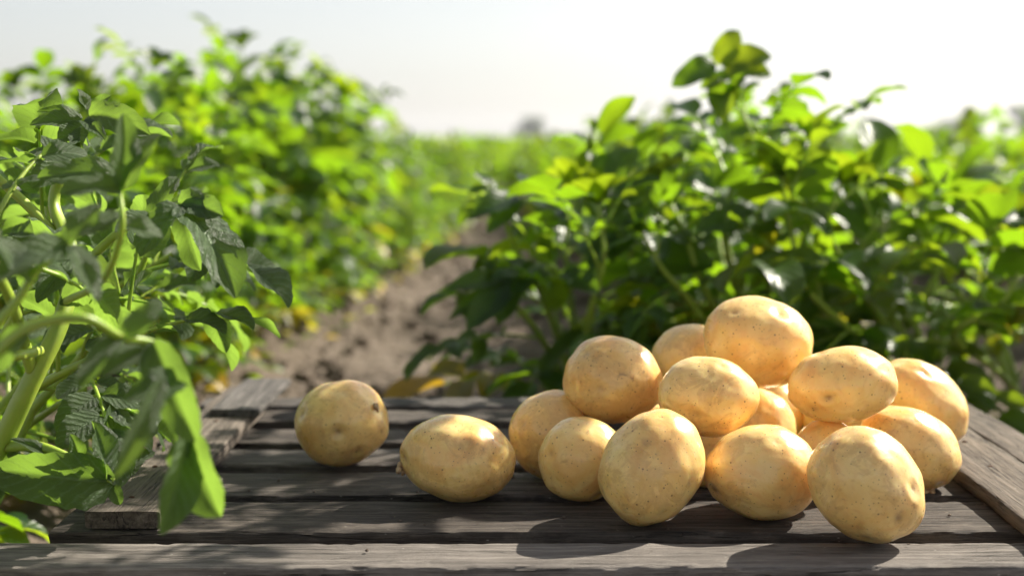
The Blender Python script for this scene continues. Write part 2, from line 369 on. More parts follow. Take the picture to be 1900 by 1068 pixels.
def leafy_stem(fs, ss, pts, r0=.006, r1=.002, nodes=10, LL=.17, lod=1, start=.15, tip=True, tint=.3, phase=None, sides=7, spread=.85, limp=.9):
    pts = curve(pts, 8) if len(pts) < 9 else np.asarray(pts); tube(ss, pts, r0, r1, sides)
    seg = np.concatenate([[0], np.cumsum(np.linalg.norm(np.diff(pts, axis=0), axis=1))]); seg /= seg[-1]
    ph = rng.uniform(0, 6.28) if phase is None else phase
    for i in range(nodes):
        u = start + (1 - start) * (i + .4) / nodes
        p = np.array([np.interp(u, seg, pts[:, k]) for k in range(3)]); q = np.array([np.interp(min(1, u + .03), seg, pts[:, k]) for k in range(3)])
        T = nrm(q - p) if u < .97 else nrm(pts[-1] - pts[-3]); A = nrm(np.cross(T, [0.3, .8, .1])); B = np.cross(T, A)
        a = ph + i * 2.4 + rng.normal(0, .3)
        d = nrm((A * math.cos(a) + B * math.sin(a)) * spread + T * (.55 + .5 * u) + UP * .15)
        l_ = LL * (1 - .5 * max(0, u - .55) / .45) * rng.uniform(.85, 1.12)
        tt = min(.82, tint + rng.normal(0, .1))
        if u < .3 and p[2] < .17 and rng.random() < .3: tt = rng.uniform(.88, 1)
        compound(fs, ss, p, d, l_, lod, pairs=3 if l_ > .1 else 2, tint=float(np.clip(tt, 0, 1)), limp=limp * (1 - .55 * u) + .1)
    if tip:
        T = nrm(pts[-1] - pts[-3])
        for a in np.linspace(0, 6.28, 6)[:5]:
            A = nrm(np.cross(T, [0.3, .8, .1])); B = np.cross(T, A); d = nrm(T * 1.0 + (A * math.cos(a) + B * math.sin(a)) * .8)
            leaflet(fs, pts[-1], d, nrm(T - d * .5), LL * .27, LL * .09, .7, .6, lod, min(.85, tint + .2))

def plant_meshes(seed, lod, H=.5, stems=5, nodes=8, LL=.17, lean=.22, r=.005):
    global rng
    rng = np.random.default_rng(seed); fs, ss = Soup(), Soup()
    for i in range(stems):
        a = i * 6.283 / stems + rng.uniform(-.5, .5); ln = lean * rng.uniform(.5, 1.25); h = H * rng.uniform(.72, 1.08)
        dx, dy = math.cos(a), math.sin(a)
        pts = [(dx * .015, dy * .015, -.03), (dx * ln * .35, dy * ln * .35, h * .38), (dx * ln * .72, dy * ln * .72, h * .75), (dx * ln * 1.05, dy * ln * 1.05, h)]
        leafy_stem(fs, ss, pts, r, .0018, nodes, LL, lod, .10, tint=rng.uniform(.1, .6), sides=6 if lod < 2 else 4)
    return fs, ss

def make_plant(name, loc, fs, ss, leafmat, origin=(0, 0, 0), rz=0.):
    e = empty(name, loc, rz)
    f = fs.build('foliage', leafmat, e, origin); s_ = ss.build('stem', M_stem, e, origin); return e
def copy_thing(src, loc, rz, sc=1.):
    e = src.copy(); C.objects.link(e); e.location = loc; e.rotation_euler = (0, 0, rz); e.scale = (sc, sc, sc)
    for ch in list(src.children):
        c = ch.copy(); C.objects.link(c); c.parent = e; c.matrix_parent_inverse = ch.matrix_parent_inverse
    return e
def gz(x, y): return float(ground_z(np.array([x]), np.array([y]))[0])

# ---------------------------------------------------------------- wooden crate (turned upside down, slats on top)
def plank_mesh(name, L, wd, th, bev=.0022, seed=0, nx=140, wob=.0012, chip=.0024):
    """board along local X, top face at z=0"""
    h, t = wd / 2, th
    ring = [(-h + bev, 0), (-h * .6, 0), (-h * .2, 0), (h * .2, 0), (h * .6, 0), (h - bev, 0), (h - bev * .3, -bev * .3), (h, -bev), (h, -t * .5), (h, -t + bev * .6),
            (h - bev * .6, -t), (0, -t), (-h + bev * .6, -t), (-h, -t + bev * .6), (-h, -t * .5), (-h, -bev), (-h + bev * .3, -bev * .3)]
    ring = np.array(ring); nr = len(ring); V = []
    for i in range(nx + 1):
        x = -L / 2 + L * i / nx
        for j, (y, z) in enumerate(ring):
            e = noise.noise(Vector((x * 14, j * .35, seed * 3.1))); e2 = noise.noise(Vector((x * 70, j * .8, seed * 5.7)))
            edge = 1.0 if j in (0, 5, 6, 7, 15, 16) else .25
            side = noise.noise(Vector((x * 9, seed * 7.7 + (5 if y > 0 else 0), 1)))
            dy = (e * wob + min(0, e2 + .1) * chip * edge) * (1 if y > 0 else -1) + side * wob * 1.6
            dz = e * wob * .6 + min(0, e2 + .15) * chip * edge * .8 if z > -t * .4 else 0
            ex = (noise.noise(Vector((j * .9, seed, i))) * .0012) if i in (0, nx) else 0
            V.append((x + ex, y + dy, z + dz))
    V = np.array(V); idx = np.arange((nx + 1) * nr).reshape(nx + 1, nr)
    Fq = np.stack([idx[:-1], idx[1:], np.roll(idx, -1, 1)[1:], np.roll(idx, -1, 1)[:-1]], -1).reshape(-1, 4)
    me = mesh_np(name, V, Fq, smooth=True)
    import bmesh
    bm = bmesh.new(); bm.from_mesh(me); bm.verts.ensure_lookup_table()
    bm.faces.new([bm.verts[int(k)] for k in idx[0]]).smooth = False
    bm.faces.new([bm.verts[int(k)] for k in idx[-1][::-1]]).smooth = False
    bmesh.ops.recalc_face_normals(bm, faces=bm.faces); bm.to_mesh(me); bm.free()
    me.set_sharp_from_angle(angle=R(50)); return me
def plank(name, parent, c, L, wd, th, rz=0., seed=0, m=None, rx=0., ry=0.):
    o = link(name, plank_mesh(name, L, wd, th, seed=seed, nx=max(20, int(L * 240))), m or M_wood, parent)
    o.location = c; o.rotation_euler = (rx, ry, rz); return o
def Yof(py): return on(950, py)[1]
crate = empty('wooden_crate', (.05, 1.23, 0))
tag(crate, 'weathered grey slatted wooden crate carrying the potatoes', 'crate')
cx0 = .05; oy = 1.23
edges = [(1047, 1002), (984, 927), (917, 874), (862, 832), (820, 794), (780, 759), (750, 735)]
XL, XR = -.334, .475
for i, (y0, y1) in enumerate(edges):
    a, b_ = Yof(y0), Yof(y1); xl, xr = XL - (.14 if i == 0 else 0) + random.uniform(-.004, .004), XR + (.09 if i == 0 else 0) + random.uniform(-.004, .004)
    o = plank('slat', crate, ((xl + xr) / 2 - cx0, (a + b_) / 2 - oy, TOP - (.0015 if i == 0 else random.uniform(0, .0012))), xr - xl, b_ - a, .016 if i else .022, random.uniform(-.003, .003), i + 1, M_wood2 if i == 0 else M_wood)
yf, yb = Yof(982), Yof(738)
# battens along the two short sides, lying on the slats
bl = plank('batten', crate, (-.283 - cx0, (yf + yb) / 2 - oy, TOP + .0135), yb - yf, .056, .0125, R(90) + .004, 21, M_wood2)
y2 = Yof(800)
plank('corner_block', crate, (-.269 - cx0, (y2 + yb) / 2 - oy + .004, TOP + .021), yb - y2, .05, .007, R(90) - .01, 22, M_wood)
yr0 = Yof(1020)
plank('batten', crate, (.3975 - cx0, (yr0 + yb) / 2 - oy - .01, TOP + .0135), yb - yr0, .062, .0125, R(90) - .01, 23, M_wood2)
plank('batten', crate, (.455 - cx0, (yr0 + yb) / 2 - oy + .02, TOP + .010), yb - yr0 - .05, .04, .009, R(90), 24, M_wood2)
# side boards and corner posts below
for yy, s_ in ((Yof(1000) + .004, 31), (yb - .02, 33)):
    for zz in (TOP - .028, TOP - .115):
        o = plank('side_board', crate, (.06 - cx0, yy - oy, zz - .032), .80, .065, .012, 0, s_ + int(zz * 50), M_wood, rx=R(90))
for xx in (-.335, .455):
    for zz in (TOP - .028, TOP - .115):
        plank('end_board', crate, (xx - cx0, (yf + yb) / 2 - oy, zz - .032), yb - yf - .05, .065, .012, R(90), 41, M_wood, rx=R(90))
for xx in (-.31, .43):
    for yy in (yf + .03, yb - .05):
        plank('corner_post', crate, (xx - cx0, yy - oy, (TOP - .02) / 2 - .012), TOP - .02, .035, .035, 0, 51, M_wood, ry=R(90))
def nail(x, y, z):
    s = Soup(); a = np.linspace(0, 2 * np.pi, 12, endpoint=False); V = [(0, 0, .0009)]
    for rr, zz in ((.0012, .0008), (.0021, .0003), (.0023, -.0004)): V += [(rr * math.cos(t), rr * math.sin(t), zz) for t in a]
    V = np.array(V); Fq = [(0, 1 + k, 1 + (k + 1) % 12, 1 + (k + 1) % 12) for k in range(12)]
    me = bpy.data.meshes.new('nail'); fc = [(0, 1 + k, 1 + (k + 1) % 12) for k in range(12)]
    for r_ in range(2): fc += [(1 + r_ * 12 + k, 13 + r_ * 12 + k, 13 + r_ * 12 + (k + 1) % 12, 1 + r_ * 12 + (k + 1) % 12) for k in range(12)]
    me.from_pydata([tuple(v) for v in V], [], fc); me.update(); o = link('nail', me, M_nail, crate); o.location = (x - cx0, y - oy, z)
for i, (y0, y1) in enumerate(edges[1:6]):
    ym = (Yof(y0) + Yof(y1)) / 2
    nail(-.29 + random.uniform(-.008, .008), ym, TOP + .0137); nail(.398 + random.uniform(-.008, .008), ym, TOP + .0137)

# ---------------------------------------------------------------- potatoes
import bmesh
def potato_mesh(a, d, b, seed, eyes=5, facing=None):
    r = random.Random(seed); bm = bmesh.new(); bmesh.ops.create_icosphere(bm, subdivisions=6, radius=1)
    ey = []
    for k in range(eyes):
        v = Vector((r.gauss(0, 1), r.gauss(0, 1), r.gauss(0, 1))).normalized(); ey.append((v, r.uniform(.3, .6)))
    if facing: ey += [(Vector(v).normalized(), s_) for v, s_ in facing]
    egg = r.uniform(-.06, .06); q = Vector((seed * 7.3, seed * 1.9, 0)); T = []
    for v in bm.verts:
        n_ = v.co.normalized(); x, y, z = n_
        p = 2.03; k = (abs(x) ** p + abs(y) ** p + abs(z) ** p) ** (-1 / p)
        g = 1 + .05 * noise.noise(n_ * 1.1 + q) + .036 * noise.noise(n_ * 2.4 + q) + .006 * noise.noise(n_ * 6 + q)
        t = 0
        for e, s_ in ey:
            ang = math.acos(max(-1, min(1, n_.dot(e))))
            g -= .04 * s_ * math.exp(-(ang / (.16 * s_ + .05)) ** 2)
            g -= .022 * s_ * math.exp(-(ang / .06) ** 2)
            g += .012 * s_ * math.exp(-((ang - .22) / .07) ** 2)
            t = max(t, .9 * s_ * math.exp(-(ang / .075) ** 2) + .38 * s_ * math.exp(-(ang / .22) ** 2))
        c = Vector((x * k * a * g, y * k * d * g * (1 + egg * x), z * k * b * g * (1 + egg * x)))
        v.co = c; T.append(t)
    me = bpy.data.meshes.new('potato'); bm.to_mesh(me); bm.free()
    for p_ in me.polygons: p_.use_smooth = True
    at = me.attributes.new('tint', 'FLOAT', 'POINT'); at.data.foreach_set('value', T); return me
PO = [  # name-free list: cx, cy, a, b (pixels), tilt, depth or None when it stands on the slats, label, visible eyes (direction, strength)
 (634, 785, 88, 78, 10, None, 'round potato standing alone on the slats, nearest the left batten', [((.02, -1, -.02), 1.1), ((-.75, -.6, .5), .5), ((.35, -.75, -.65), .6)]),
 (849, 847, 105, 80, -8, None, 'oval potato with a dry stub at its left end, standing before the pile', [((-.93, -.35, -.1), .8), ((.05, -.9, .5), .5)]),
 (1024, 806, 79, 83, 0, None, 'leftmost potato of the pile, half hidden behind two others', [((-.2, -.8, -.5), .4)]),
 (1080, 849, 82, 77, 20, None, 'small potato at the left front of the pile, under the russeted one', [((-.6, -.6, .5), .4)]),
 (1139, 704, 94, 79, -10, 1.17, 'round potato with scuffed russet skin, upper left of the pile', [((-.3, -.9, -.1), .5), ((-.5, -.7, .5), .4)]),
 (1283, 662, 72, 60, 0, 1.27, 'potato peeping out at the back, just left of the topmost potato', []),
 (1406, 634, 104, 84, -18, 1.19, 'topmost potato crowning the pile', [((.1, -.6, .8), .5), ((-.7, -.6, .5), .35)]),
 (1314, 735, 93, 74, -10, 1.10, 'oval potato resting in the middle of the pile, right below the topmost one', [((-.3, -.9, -.35), .35), ((.1, -.5, .9), .35)]),
 (1562, 713, 102, 69, 8, 1.13, 'oval potato in the upper right of the pile, touching the topmost one', [((-.4, -.9, -.1), .9)]),
 (1711, 745, 98, 66, -42, 1.26, 'long potato leaning at the far right back of the pile', [((.9, -.4, -.1), .5)]),
 (1688, 829, 96, 70, -28, None, 'rightmost potato on the slats, below the long leaning one', [((.75, -.55, -.5), .5), ((-.1, -.5, .85), .5)]),
 (1209, 868, 110, 92, 62, None, 'tall potato at the front of the pile, left of the two other front ones', [((.4, -.8, .5), .45), ((-.5, -.75, -.5), .4)]),
 (1413, 876, 107, 86, -5, None, 'wide oval potato at the front of the pile, middle of the three front ones', [((-.85, -.3, -.45), .9), ((.1, -.6, .8), .4)]),
 (1609, 899, 115, 96, -50, None, 'large potato nearest the camera at the right front with two deep eyes', [((.50, -.86, .03), 1.0), ((.32, -.72, .62), 1.0)]),
 (1412, 796, 66, 74, 0, None, 'shaded potato in the gap under the topmost one', []),
 (1536, 846, 68, 68, 0, None, 'small potato tucked behind the wide front one and the nearest one', []),
 (1228, 816, 66, 66, 0, None, 'potato almost hidden in the gap between the russeted one and the tall front one', []),
 (1318, 846, 60, 58, 0, None, 'small potato almost hidden behind the tall front one and the wide one', []),
 (1290, 765, 70, 66, 0, None, 'hidden potato low at the back of the pile, supporting its left', []),
 (1430, 765, 68, 64, 0, None, 'hidden potato low at the back of the pile, supporting its middle', []),
 (1556, 775, 66, 64, 0, None, 'potato just visible through the gap right of the shaded one', []),
]
def stub(parent, c, r, n_=3, seed=1):
    rr = random.Random(seed); bm = bmesh.new()
    for k in range(n_):
        mt = bmesh.ops.create_icosphere(bm, subdivisions=3, radius=r * rr.uniform(.7, 1.1))['verts']
        off = Vector((rr.gauss(0, 1), rr.gauss(0, .6), rr.gauss(0, 1))) * r * .75
        for v in mt: v.co = Vector((v.co.x * .7, v.co.y, v.co.z)) * (1 + .5 * noise.noise(v.co * 400 + Vector((k, seed, 0)))) + off
    me = bpy.data.meshes.new('stolon_stub'); bm.to_mesh(me); bm.free()
    for p_ in me.polygons: p_.use_smooth = True
    o = link('stolon_stub', me, M_stub, parent); o.location = c; return o
pots = []
for k, (cx, cy, a, b_, g, t, lab, eyes) in enumerate(PO):
    r = ray(cx, cy); g = R(g); s_ = math.sqrt((a * math.sin(g)) ** 2 + (b_ * math.cos(g)) ** 2) / F
    if t is None: t = (CAM_Z - TOP) / (s_ - r[2])
    c = EYE + r * t; A, B = a * t / F, b_ * t / F; Dp = (a + b_) / 2 * .92 * t / F
    o = link('potato', potato_mesh(A, Dp, B, k + 3, 2, eyes), M_potato)
    o.rotation_euler = (0, -g, 0)
    mn = min((o.rotation_euler.to_matrix() @ v.co).z for v in o.data.vertices)
    o.location = c if s_ * t < c[2] - TOP - .002 else (c[0], c[1], TOP - mn - .0006)
    o.color = ({0: .4, 1: .5, 2: .35, 3: .3, 4: 1.1, 10: .5, 13: .35, 11: .25}.get(k, .15), 0, 0, 1); tag(o, lab, 'potato', 'potatoes on the crate'); pots.append(o)
def at_surface(o, d, out_=.0):
    d = Vector(d).normalized(); v = max(o.data.vertices, key=lambda v: v.co.normalized().dot(d)); return v.co + d * out_
stub(pots[1], at_surface(pots[1], (-1, -.30, -.26), .0012), .0036, 3, 3); stub(pots[0], at_surface(pots[0], (1, -.45, .25), .0005), .0034, 2, 5)
stub(pots[10], at_surface(pots[10], (.75, -.35, -.62), .002), .0046, 6, 8)

# ---------------------------------------------------------------- foreground plant on the left
def leaf_px(fs, b_, t_, hw, db, dt, roll=0., droop=.5, fold=.4, tint=.3, wave=1., lod=0, upb=.7, twist=0.):
    if lod == 0: tint *= .7
    A, B = P(*b_, db), P(*t_, dt); D = B - A; L = np.linalg.norm(D) * (1 + .05 * droop); D = nrm(D)
    N = nrm(UP * upb + nrm(EYE - A)); N = nrm(N - D * np.dot(N, D)); Sd = np.cross(D, N)
    N = N * math.cos(R(roll)) + Sd * math.sin(R(roll))
    D = nrm(D + N * droop * .45)                                      # so that the drooped tip still ends near t_
    leaflet(fs, A, D, N, L, .88 * hw * db / F, droop, fold, lod, tint, wave, twist)
def near_plant():
    global rng
    rng = np.random.default_rng(11); fs, ss = Soup(), Soup()
    def st(pts, r0, r1): p = curve([P(*q) for q in pts], 10); tube(ss, p, r0, r1, 12); return p
    main = st([(-60, 960, 1.0), (0, 830, 1.0), (55, 715, .99), (115, 590, 1.0), (132, 470, 1.03), (100, 370, 1.06), (150, 250, 1.04)], .0085, .0035)
    st([(60, 690, .99), (45, 640, .97), (20, 560, .9), (-20, 480, .85)], .0045, .003)
    st([(132, 480, 1.03), (85, 415, 1.05), (0, 335, 1.05), (-60, 290, 1.05)], .0042, .003)
    st([(-40, 665, .9), (30, 660, .93), (75, 650, .97)], .004, .003)
    st([(-40, 690, .72), (50, 610, .72), (150, 590, .72), (225, 625, .74), (290, 640, .76), (345, 700, .78), (352, 806, .78)], .0033, .0014)
    st([(-40, 640, .76), (30, 560, .76), (70, 500, .76), (130, 455, .77)], .003, .0016)
    st([(0, 828, 1.0), (70, 828, .99), (130, 850, .99), (180, 880, .99), (212, 893, .99)], .0042, .0022)
    st([(132, 520, 1.02), (210, 440, 1.0), (280, 400, .98), (335, 380, .98)], .0035, .0018)
    st([(120, 560, .99), (190, 520, .85), (225, 430, .8), (222, 350, .8)], .0026, .0014)
    # lower leaf over the crate corner
    LP = lambda *a, **k: leaf_px(fs, *a, **k)
    LP((209, 893), (-12, 872), 60, .99, .97, roll=-40, droop=.5, tint=.05, fold=.5, wave=1.5)
    LP((209, 888), (205, 752), 34, 1.0, 1.03, roll=35, tint=.45, fold=.6, droop=.2)
    LP((212, 892), (285, 838), 30, 1.0, 1.03, roll=-20, tint=.5, fold=.5, droop=.3)
    LP((196, 888), (170, 782), 30, .985, .985, roll=50, tint=.25, fold=1.0, twist=.5, droop=.2)
    LP((147, 855), (130, 806), 18, .985, .98, roll=10, tint=.3, fold=.8)
    LP((100, 850), (20, 815), 14, .99, .98, roll=10, tint=.3, fold=.7)
    LP((165, 870), (96, 862), 14, .985, .98, roll=10, tint=.3, fold=.7)
    LP((208, 900), (222, 935), 16, .99, .99, roll=10, tint=.5, fold=.5)
    LP((30, 830), (-20, 870), 20, 1.0, 1.0, tint=.5)
    # blurred leaflets close to the lens
    LP((352, 806), (298, 988), 46, .78, .76, roll=-38, tint=.35, fold=.7, droop=.3)
    LP((354, 806), (408, 955), 56, .78, .78, roll=42, tint=.2, fold=.7, droop=.5)
    LP((300, 705), (212, 884), 26, .72, .70, roll=-30, tint=.6, fold=.7, droop=.4)
    LP((285, 632), (362, 815), 48, .75, .76, roll=25, tint=.15, fold=.6, droop=.7)
    LP((345, 700), (230, 742), 34, .75, .73, roll=-10, tint=.3, fold=.5)
    LP((290, 640), (190, 700), 30, .76, .74, roll=10, tint=.5, fold=.5)
    LP((225, 625), (150, 720), 30, .74, .72, roll=20, tint=.4, fold=.5)
    LP((230, 625), (300, 560), 26, .74, .75, roll=10, tint=.5, fold=.5)
    LP((130, 455), (-10, 520), 42, .77, .74, roll=10, tint=.15, fold=.5)
    LP((130, 455), (180, 560), 30, .77, .76, roll=-20, tint=.4, fold=.5)
    LP((125, 452), (185, 380), 30, .77, .78, roll=-10, tint=.4, fold=.5)
    LP((60, 520), (-20, 440), 32, .76, .74, roll=10, tint=.3)
    LP((50, 610), (-20, 700), 34, .72, .72, roll=10, tint=.45)
    LP((222, 352), (228, 212), 36, .80, .80, roll=30, tint=.35, fold=.8, droop=.2)
    LP((224, 355), (300, 250), 34, .80, .81, roll=-30, tint=.15, fold=.6)
    LP((222, 352), (110, 360), 32, .80, .78, roll=10, tint=.4, fold=.6)
    LP((225, 400), (150, 440), 26, .80, .79, roll=10, tint=.5, fold=.6)
    LP((225, 420), (300, 440), 26, .81, .82, roll=-10, tint=.4, fold=.6)
    # upper sharp leaves
    LP((135, 300), (60, 348), 34, 1.03, 1.0, roll=0, tint=.2, droop=.7)
    LP((215, 325), (72, 330), 34, .95, .93, roll=-5, tint=.15, fold=.5, droop=.5)
    LP((165, 215), (275, 248), 36, 1.04, 1.02, roll=12, tint=.55, fold=.5, droop=1.1)
    LP((150, 225), (57, 232), 20, 1.04, 1.02, roll=0, tint=.3, fold=.7, droop=.5)
    LP((152, 222), (70, 208), 16, 1.05, 1.04, roll=10, tint=.3, fold=.7, droop=.6)
    LP((150, 235), (110, 265), 22, 1.03, 1.02, roll=0, tint=.25, fold=.6, droop=.6)
    LP((160, 205), (143, 166), 15, 1.04, 1.04, roll=35, tint=.75, fold=.7, droop=.3)
    LP((165, 205), (205, 178), 14, 1.05, 1.05, roll=0, tint=.5, fold=.7, droop=.3)
    LP((150, 240), (148, 285), 20, 1.02, 1.0, roll=20, tint=.3, fold=.6, droop=.4)
    LP((155, 225), (195, 260), 17, 1.03, 1.0, roll=0, tint=.4, fold=.6, droop=.4)
    # the big drooping textured leaves at the right of the plant
    LP((335, 380), (436, 548), 56, .975, .955, roll=-18, tint=.10, fold=.55, droop=.8, wave=1.3)
    LP((330, 378), (412, 400), 34, .98, .97, roll=5, tint=.3, fold=.5, droop=.7, wave=1.3)
    LP((335, 385), (262, 475), 38, .97, .95, roll=20, tint=.2, fold=.5, droop=.6, wave=1.2)
    LP((345, 400), (372, 500), 34, .985, .975, roll=45, tint=.2, fold=.5, droop=.4)
    LP((280, 400), (215, 430), 24, .98, .96, roll=10, tint=.3, fold=.5)
    LP((285, 400), (330, 330), 26, .99, 1.0, roll=-10, tint=.5, fold=.5)
    LP((72, 458), (-10, 472), 26, 1.0, .97, roll=0, tint=.25, fold=.5, wave=1.3)
    LP((132, 480), (215, 540), 36, 1.02, .99, roll=10, tint=.6, fold=.5, wave=1.2)
    LP((135, 480), (70, 560), 30, 1.02, .99, roll=0, tint=.5, fold=.5)
    for pts, nd, LL in (([(-40, 700, 1.15), (40, 560, 1.14), (90, 420, 1.15), (60, 300, 1.16)], 6, .13),
                        ([(60, 760, 1.2), (160, 650, 1.2), (250, 520, 1.18), (290, 420, 1.16)], 6, .13),
                        ([(-80, 620, .9), (-60, 520, .88), (-30, 460, .9), (-10, 400, .95)], 4, .11),
                        ([(30, 740, 1.12), (120, 690, 1.10), (200, 650, 1.08), (260, 600, 1.08)], 5, .12),
                        ([(-60, 860, 1.25), (50, 790, 1.23), (110, 750, 1.2), (160, 720, 1.2)], 4, .11),
                        ([(-40, 800, 1.3), (60, 690, 1.32), (180, 560, 1.32), (320, 470, 1.34)], 6, .13)):
        leafy_stem(fs, ss, [P(*q) for q in pts], .0045, .002, nd, LL, 0 if LL < .135 else 1, .1, tint=.18, limp=1.1, tip=False)
    o = (-.42, 1.0, 0.)
    # the stems come together at one root beside the crate
    root = np.array([-.50, 1.12, -.02])
    for q in ((-60, 960, 1.0), (-40, 700, 1.15), (60, 760, 1.2), (-80, 620, .9), (30, 740, 1.12), (-40, 800, 1.3), (-40, 690, .72), (-40, 640, .76)):
        e = P(*q); tube(ss, curve([root, root * .5 + e * .5 + np.array([-.015, 0, -.01]), e], 6), .008 if q[0] == -60 else .0055, .0085 if q[0] == -60 else .0044, 8)
    e = empty('potato_plant', o); fs.build('foliage', M_leaf_near, e, o); ss.build('stem', M_stem, e, o)
    tag(e, 'large close potato plant at the left edge, leaves hanging over the crate corner', 'potato plant')
near_plant()

# ---------------------------------------------------------------- plants of the right row just behind the crate
def shaped_plant(seed, root, stems, label, lod=1, extra=None, tint=.35):
    global rng
    rng = np.random.default_rng(seed); fs, ss = Soup(), Soup(); root = np.array(root, float)
    for pts, nd, LL in stems:
        w = [P(*q) for q in pts]
        p = [root + np.array([rng.normal(0, .015), rng.normal(0, .015), 0]), root * .6 + w[0] * .4 + np.array([0, 0, .02])] + w
        leafy_stem(fs, ss, p, .0062, .002, nd, LL, lod, .10, tint=tint + rng.uniform(-.15, .25), sides=8)
    for a in (extra or []): leaf_px(fs, *a[0], **dict(a[1], lod=1 if 'lod' not in a[1] else a[1]['lod']))
    e = empty('potato_plant', tuple(root)); fs.build('foliage', M_leaf, e, tuple(root)); ss.build('stem', M_stem, e, tuple(root))
    tag(e, label, 'potato plant', 'potato plants of the right row'); return e
X = lambda *a, **k: (a, k)
shaped_plant(21, (.10, 1.95, .06), [
    ([(1060, 560, 1.95), (1050, 450, 1.95), (1060, 350, 1.98)], 8, .19),
    ([(1010, 560, 1.88), (960, 470, 1.84), (930, 390, 1.82)], 6, .15),
    ([(1100, 560, 2.0), (1150, 440, 2.05), (1160, 330, 2.1)], 8, .19),
    ([(1000, 620, 1.85), (950, 560, 1.80), (915, 520, 1.78)], 4, .15),
    ([(1090, 600, 1.8), (1120, 480, 1.76), (1110, 380, 1.76)], 7, .20)],
    'dark leafy potato plant behind the crate, its drooping leaves reaching over the path', extra=[
    X((960, 365), (872, 405), 26, 1.8, 1.76, tint=.05, droop=.9), X((965, 370), (905, 430), 24, 1.8, 1.78, tint=.05, droop=.8),
    X((950, 515), (828, 540), 26, 1.78, 1.72, tint=.02, droop=.7), X((955, 520), (868, 612), 34, 1.76, 1.72, tint=.02, droop=.8),
    X((955, 520), (925, 600), 30, 1.76, 1.74, tint=.02, droop=.8), X((960, 520), (835, 590), 20, 1.80, 1.76, tint=.02, droop=.8),
    X((1010, 500), (950, 545), 30, 1.78, 1.72, tint=.1, droop=.7), X((1045, 505), (1110, 545), 28, 1.78, 1.74, tint=.1, droop=.7)])
shaped_plant(22, (.36, 1.98, .06), [
    ([(1345, 440, 1.9), (1365, 330, 1.9), (1400, 270, 1.9), (1365, 190, 1.9)], 9, .19),
    ([(1300, 520, 1.85), (1270, 430, 1.84), (1230, 350, 1.86)], 8, .20),
    ([(1430, 440, 1.95), (1470, 340, 1.97), (1495, 262, 1.98)], 9, .20),
    ([(1350, 540, 2.1), (1330, 430, 2.15), (1300, 340, 2.2)], 7, .19),
    ([(1280, 560, 1.8), (1230, 500, 1.76), (1190, 430, 1.74)], 6, .15)],
    'tallest potato plant, its top leaves standing out against the sky above the pile', tint=.34, extra=[
    X((1328, 118), (1370, 58), 30, 1.9, 1.9, tint=.7, droop=.6, roll=25, fold=.3), X((1340, 120), (1430, 105), 30, 1.9, 1.9, tint=.75, droop=.8, roll=10),
    X((1325, 118), (1248, 160), 30, 1.9, 1.88, tint=.1, droop=.5, roll=-10), X((1345, 130), (1430, 140), 26, 1.92, 1.92, tint=.7, droop=.7),
    X((1335, 150), (1340, 225), 30, 1.9, 1.88, tint=.6, droop=.4), X((1335, 145), (1300, 165), 14, 1.9, 1.9, tint=.5)])
shaped_plant(23, (.62, 2.02, .06), [
    ([(1600, 480, 1.95), (1620, 420, 1.95), (1590, 340, 1.97)], 9, .19),
    ([(1560, 480, 1.85), (1540, 410, 1.84), (1560, 340, 1.84)], 8, .20),
    ([(1650, 450, 2.05), (1700, 430, 2.1), (1690, 370, 2.15)], 8, .19),
    ([(1500, 540, 1.8), (1470, 440, 1.78), (1450, 330, 1.80)], 7, .20)],
    'yellow green potato plant glowing in the backlight behind the right end of the pile', tint=.48, extra=[
    X((1592, 340), (1640, 262), 24, 1.97, 1.96, tint=.5)])
shaped_plant(24, (.78, 2.12, .06), [
    ([(1770, 620, 1.85), (1860, 560, 1.84), (1900, 480, 1.84)], 7, .20),
    ([(1720, 560, 2.0), (1800, 440, 2.0), (1860, 410, 1.95)], 8, .20),
    ([(1740, 480, 2.1), (1790, 450, 2.15), (1800, 390, 2.2)], 8, .19),
    ([(1820, 560, 2.2), (1880, 500, 2.25), (1930, 440, 2.3)], 8, .19)],
    'sprawling potato plant at the right edge with a bare yellow stalk leaning right', tint=.42, extra=[
    X((1780, 700), (1850, 735), 20, 1.75, 1.72, tint=.6), X((1840, 730), (1920, 765), 20, 1.73, 1.7, tint=.6)])

# ---------------------------------------------------------------- the rows
protos = []
for k in range(6):
    fs, ss = plant_meshes(100 + k, 2, H=(.50, .46, .54, .48, .52, .44)[k], stems=7, nodes=8, LL=.20, lean=.25)
    protos.append((fs, ss))
proto_obj = []
def put_row_plant(x, y, label, group, sc, k):
    z = gz(x, y) - .01
    if k >= len(proto_obj):
        fs, ss = protos[len(proto_obj)]; o = make_plant('potato_plant', (x, y, z), fs, ss, M_leaf, rz=random.uniform(0, 6.28)); proto_obj.append(o); o.scale = (sc,) * 3
    else: o = copy_thing(proto_obj[k], (x, y, z), random.uniform(0, 6.28), sc)
    tag(o, label, 'potato plant', group); return o
ORD = ['first', 'second', 'third', 'fourth', 'fifth', 'sixth', 'seventh', 'eighth', 'ninth', 'tenth', 'eleventh', 'twelfth']
def row(c, y0, y1, step, where, group, hs_=1.0, boost=0., squeeze=0.):
    y = y0; i = 0
    while y < y1:
        sq = squeeze * min(1, max(0, (y - 5.0) / 3))
        x = c + sq + SLOPE * y + random.uniform(-.06, .06)
        if abs(x) < .37 * y + .45:
            k = random.randrange(6) if len(proto_obj) >= 6 else len(proto_obj)
            sc = (hs_ + boost * min(1, max(0, (5.2 - y) / 1.6)) * (1 if y > 3.3 else .45)) * random.uniform(.9, 1.1)
            name = ('%s potato plant from the front in the %s' % (ORD[i], where)) if i < 12 else 'far potato plant beyond the nearest dozen of the ' + where
            put_row_plant(x, y, name, group, sc, k); i += 1
        y += step * random.uniform(.9, 1.1)
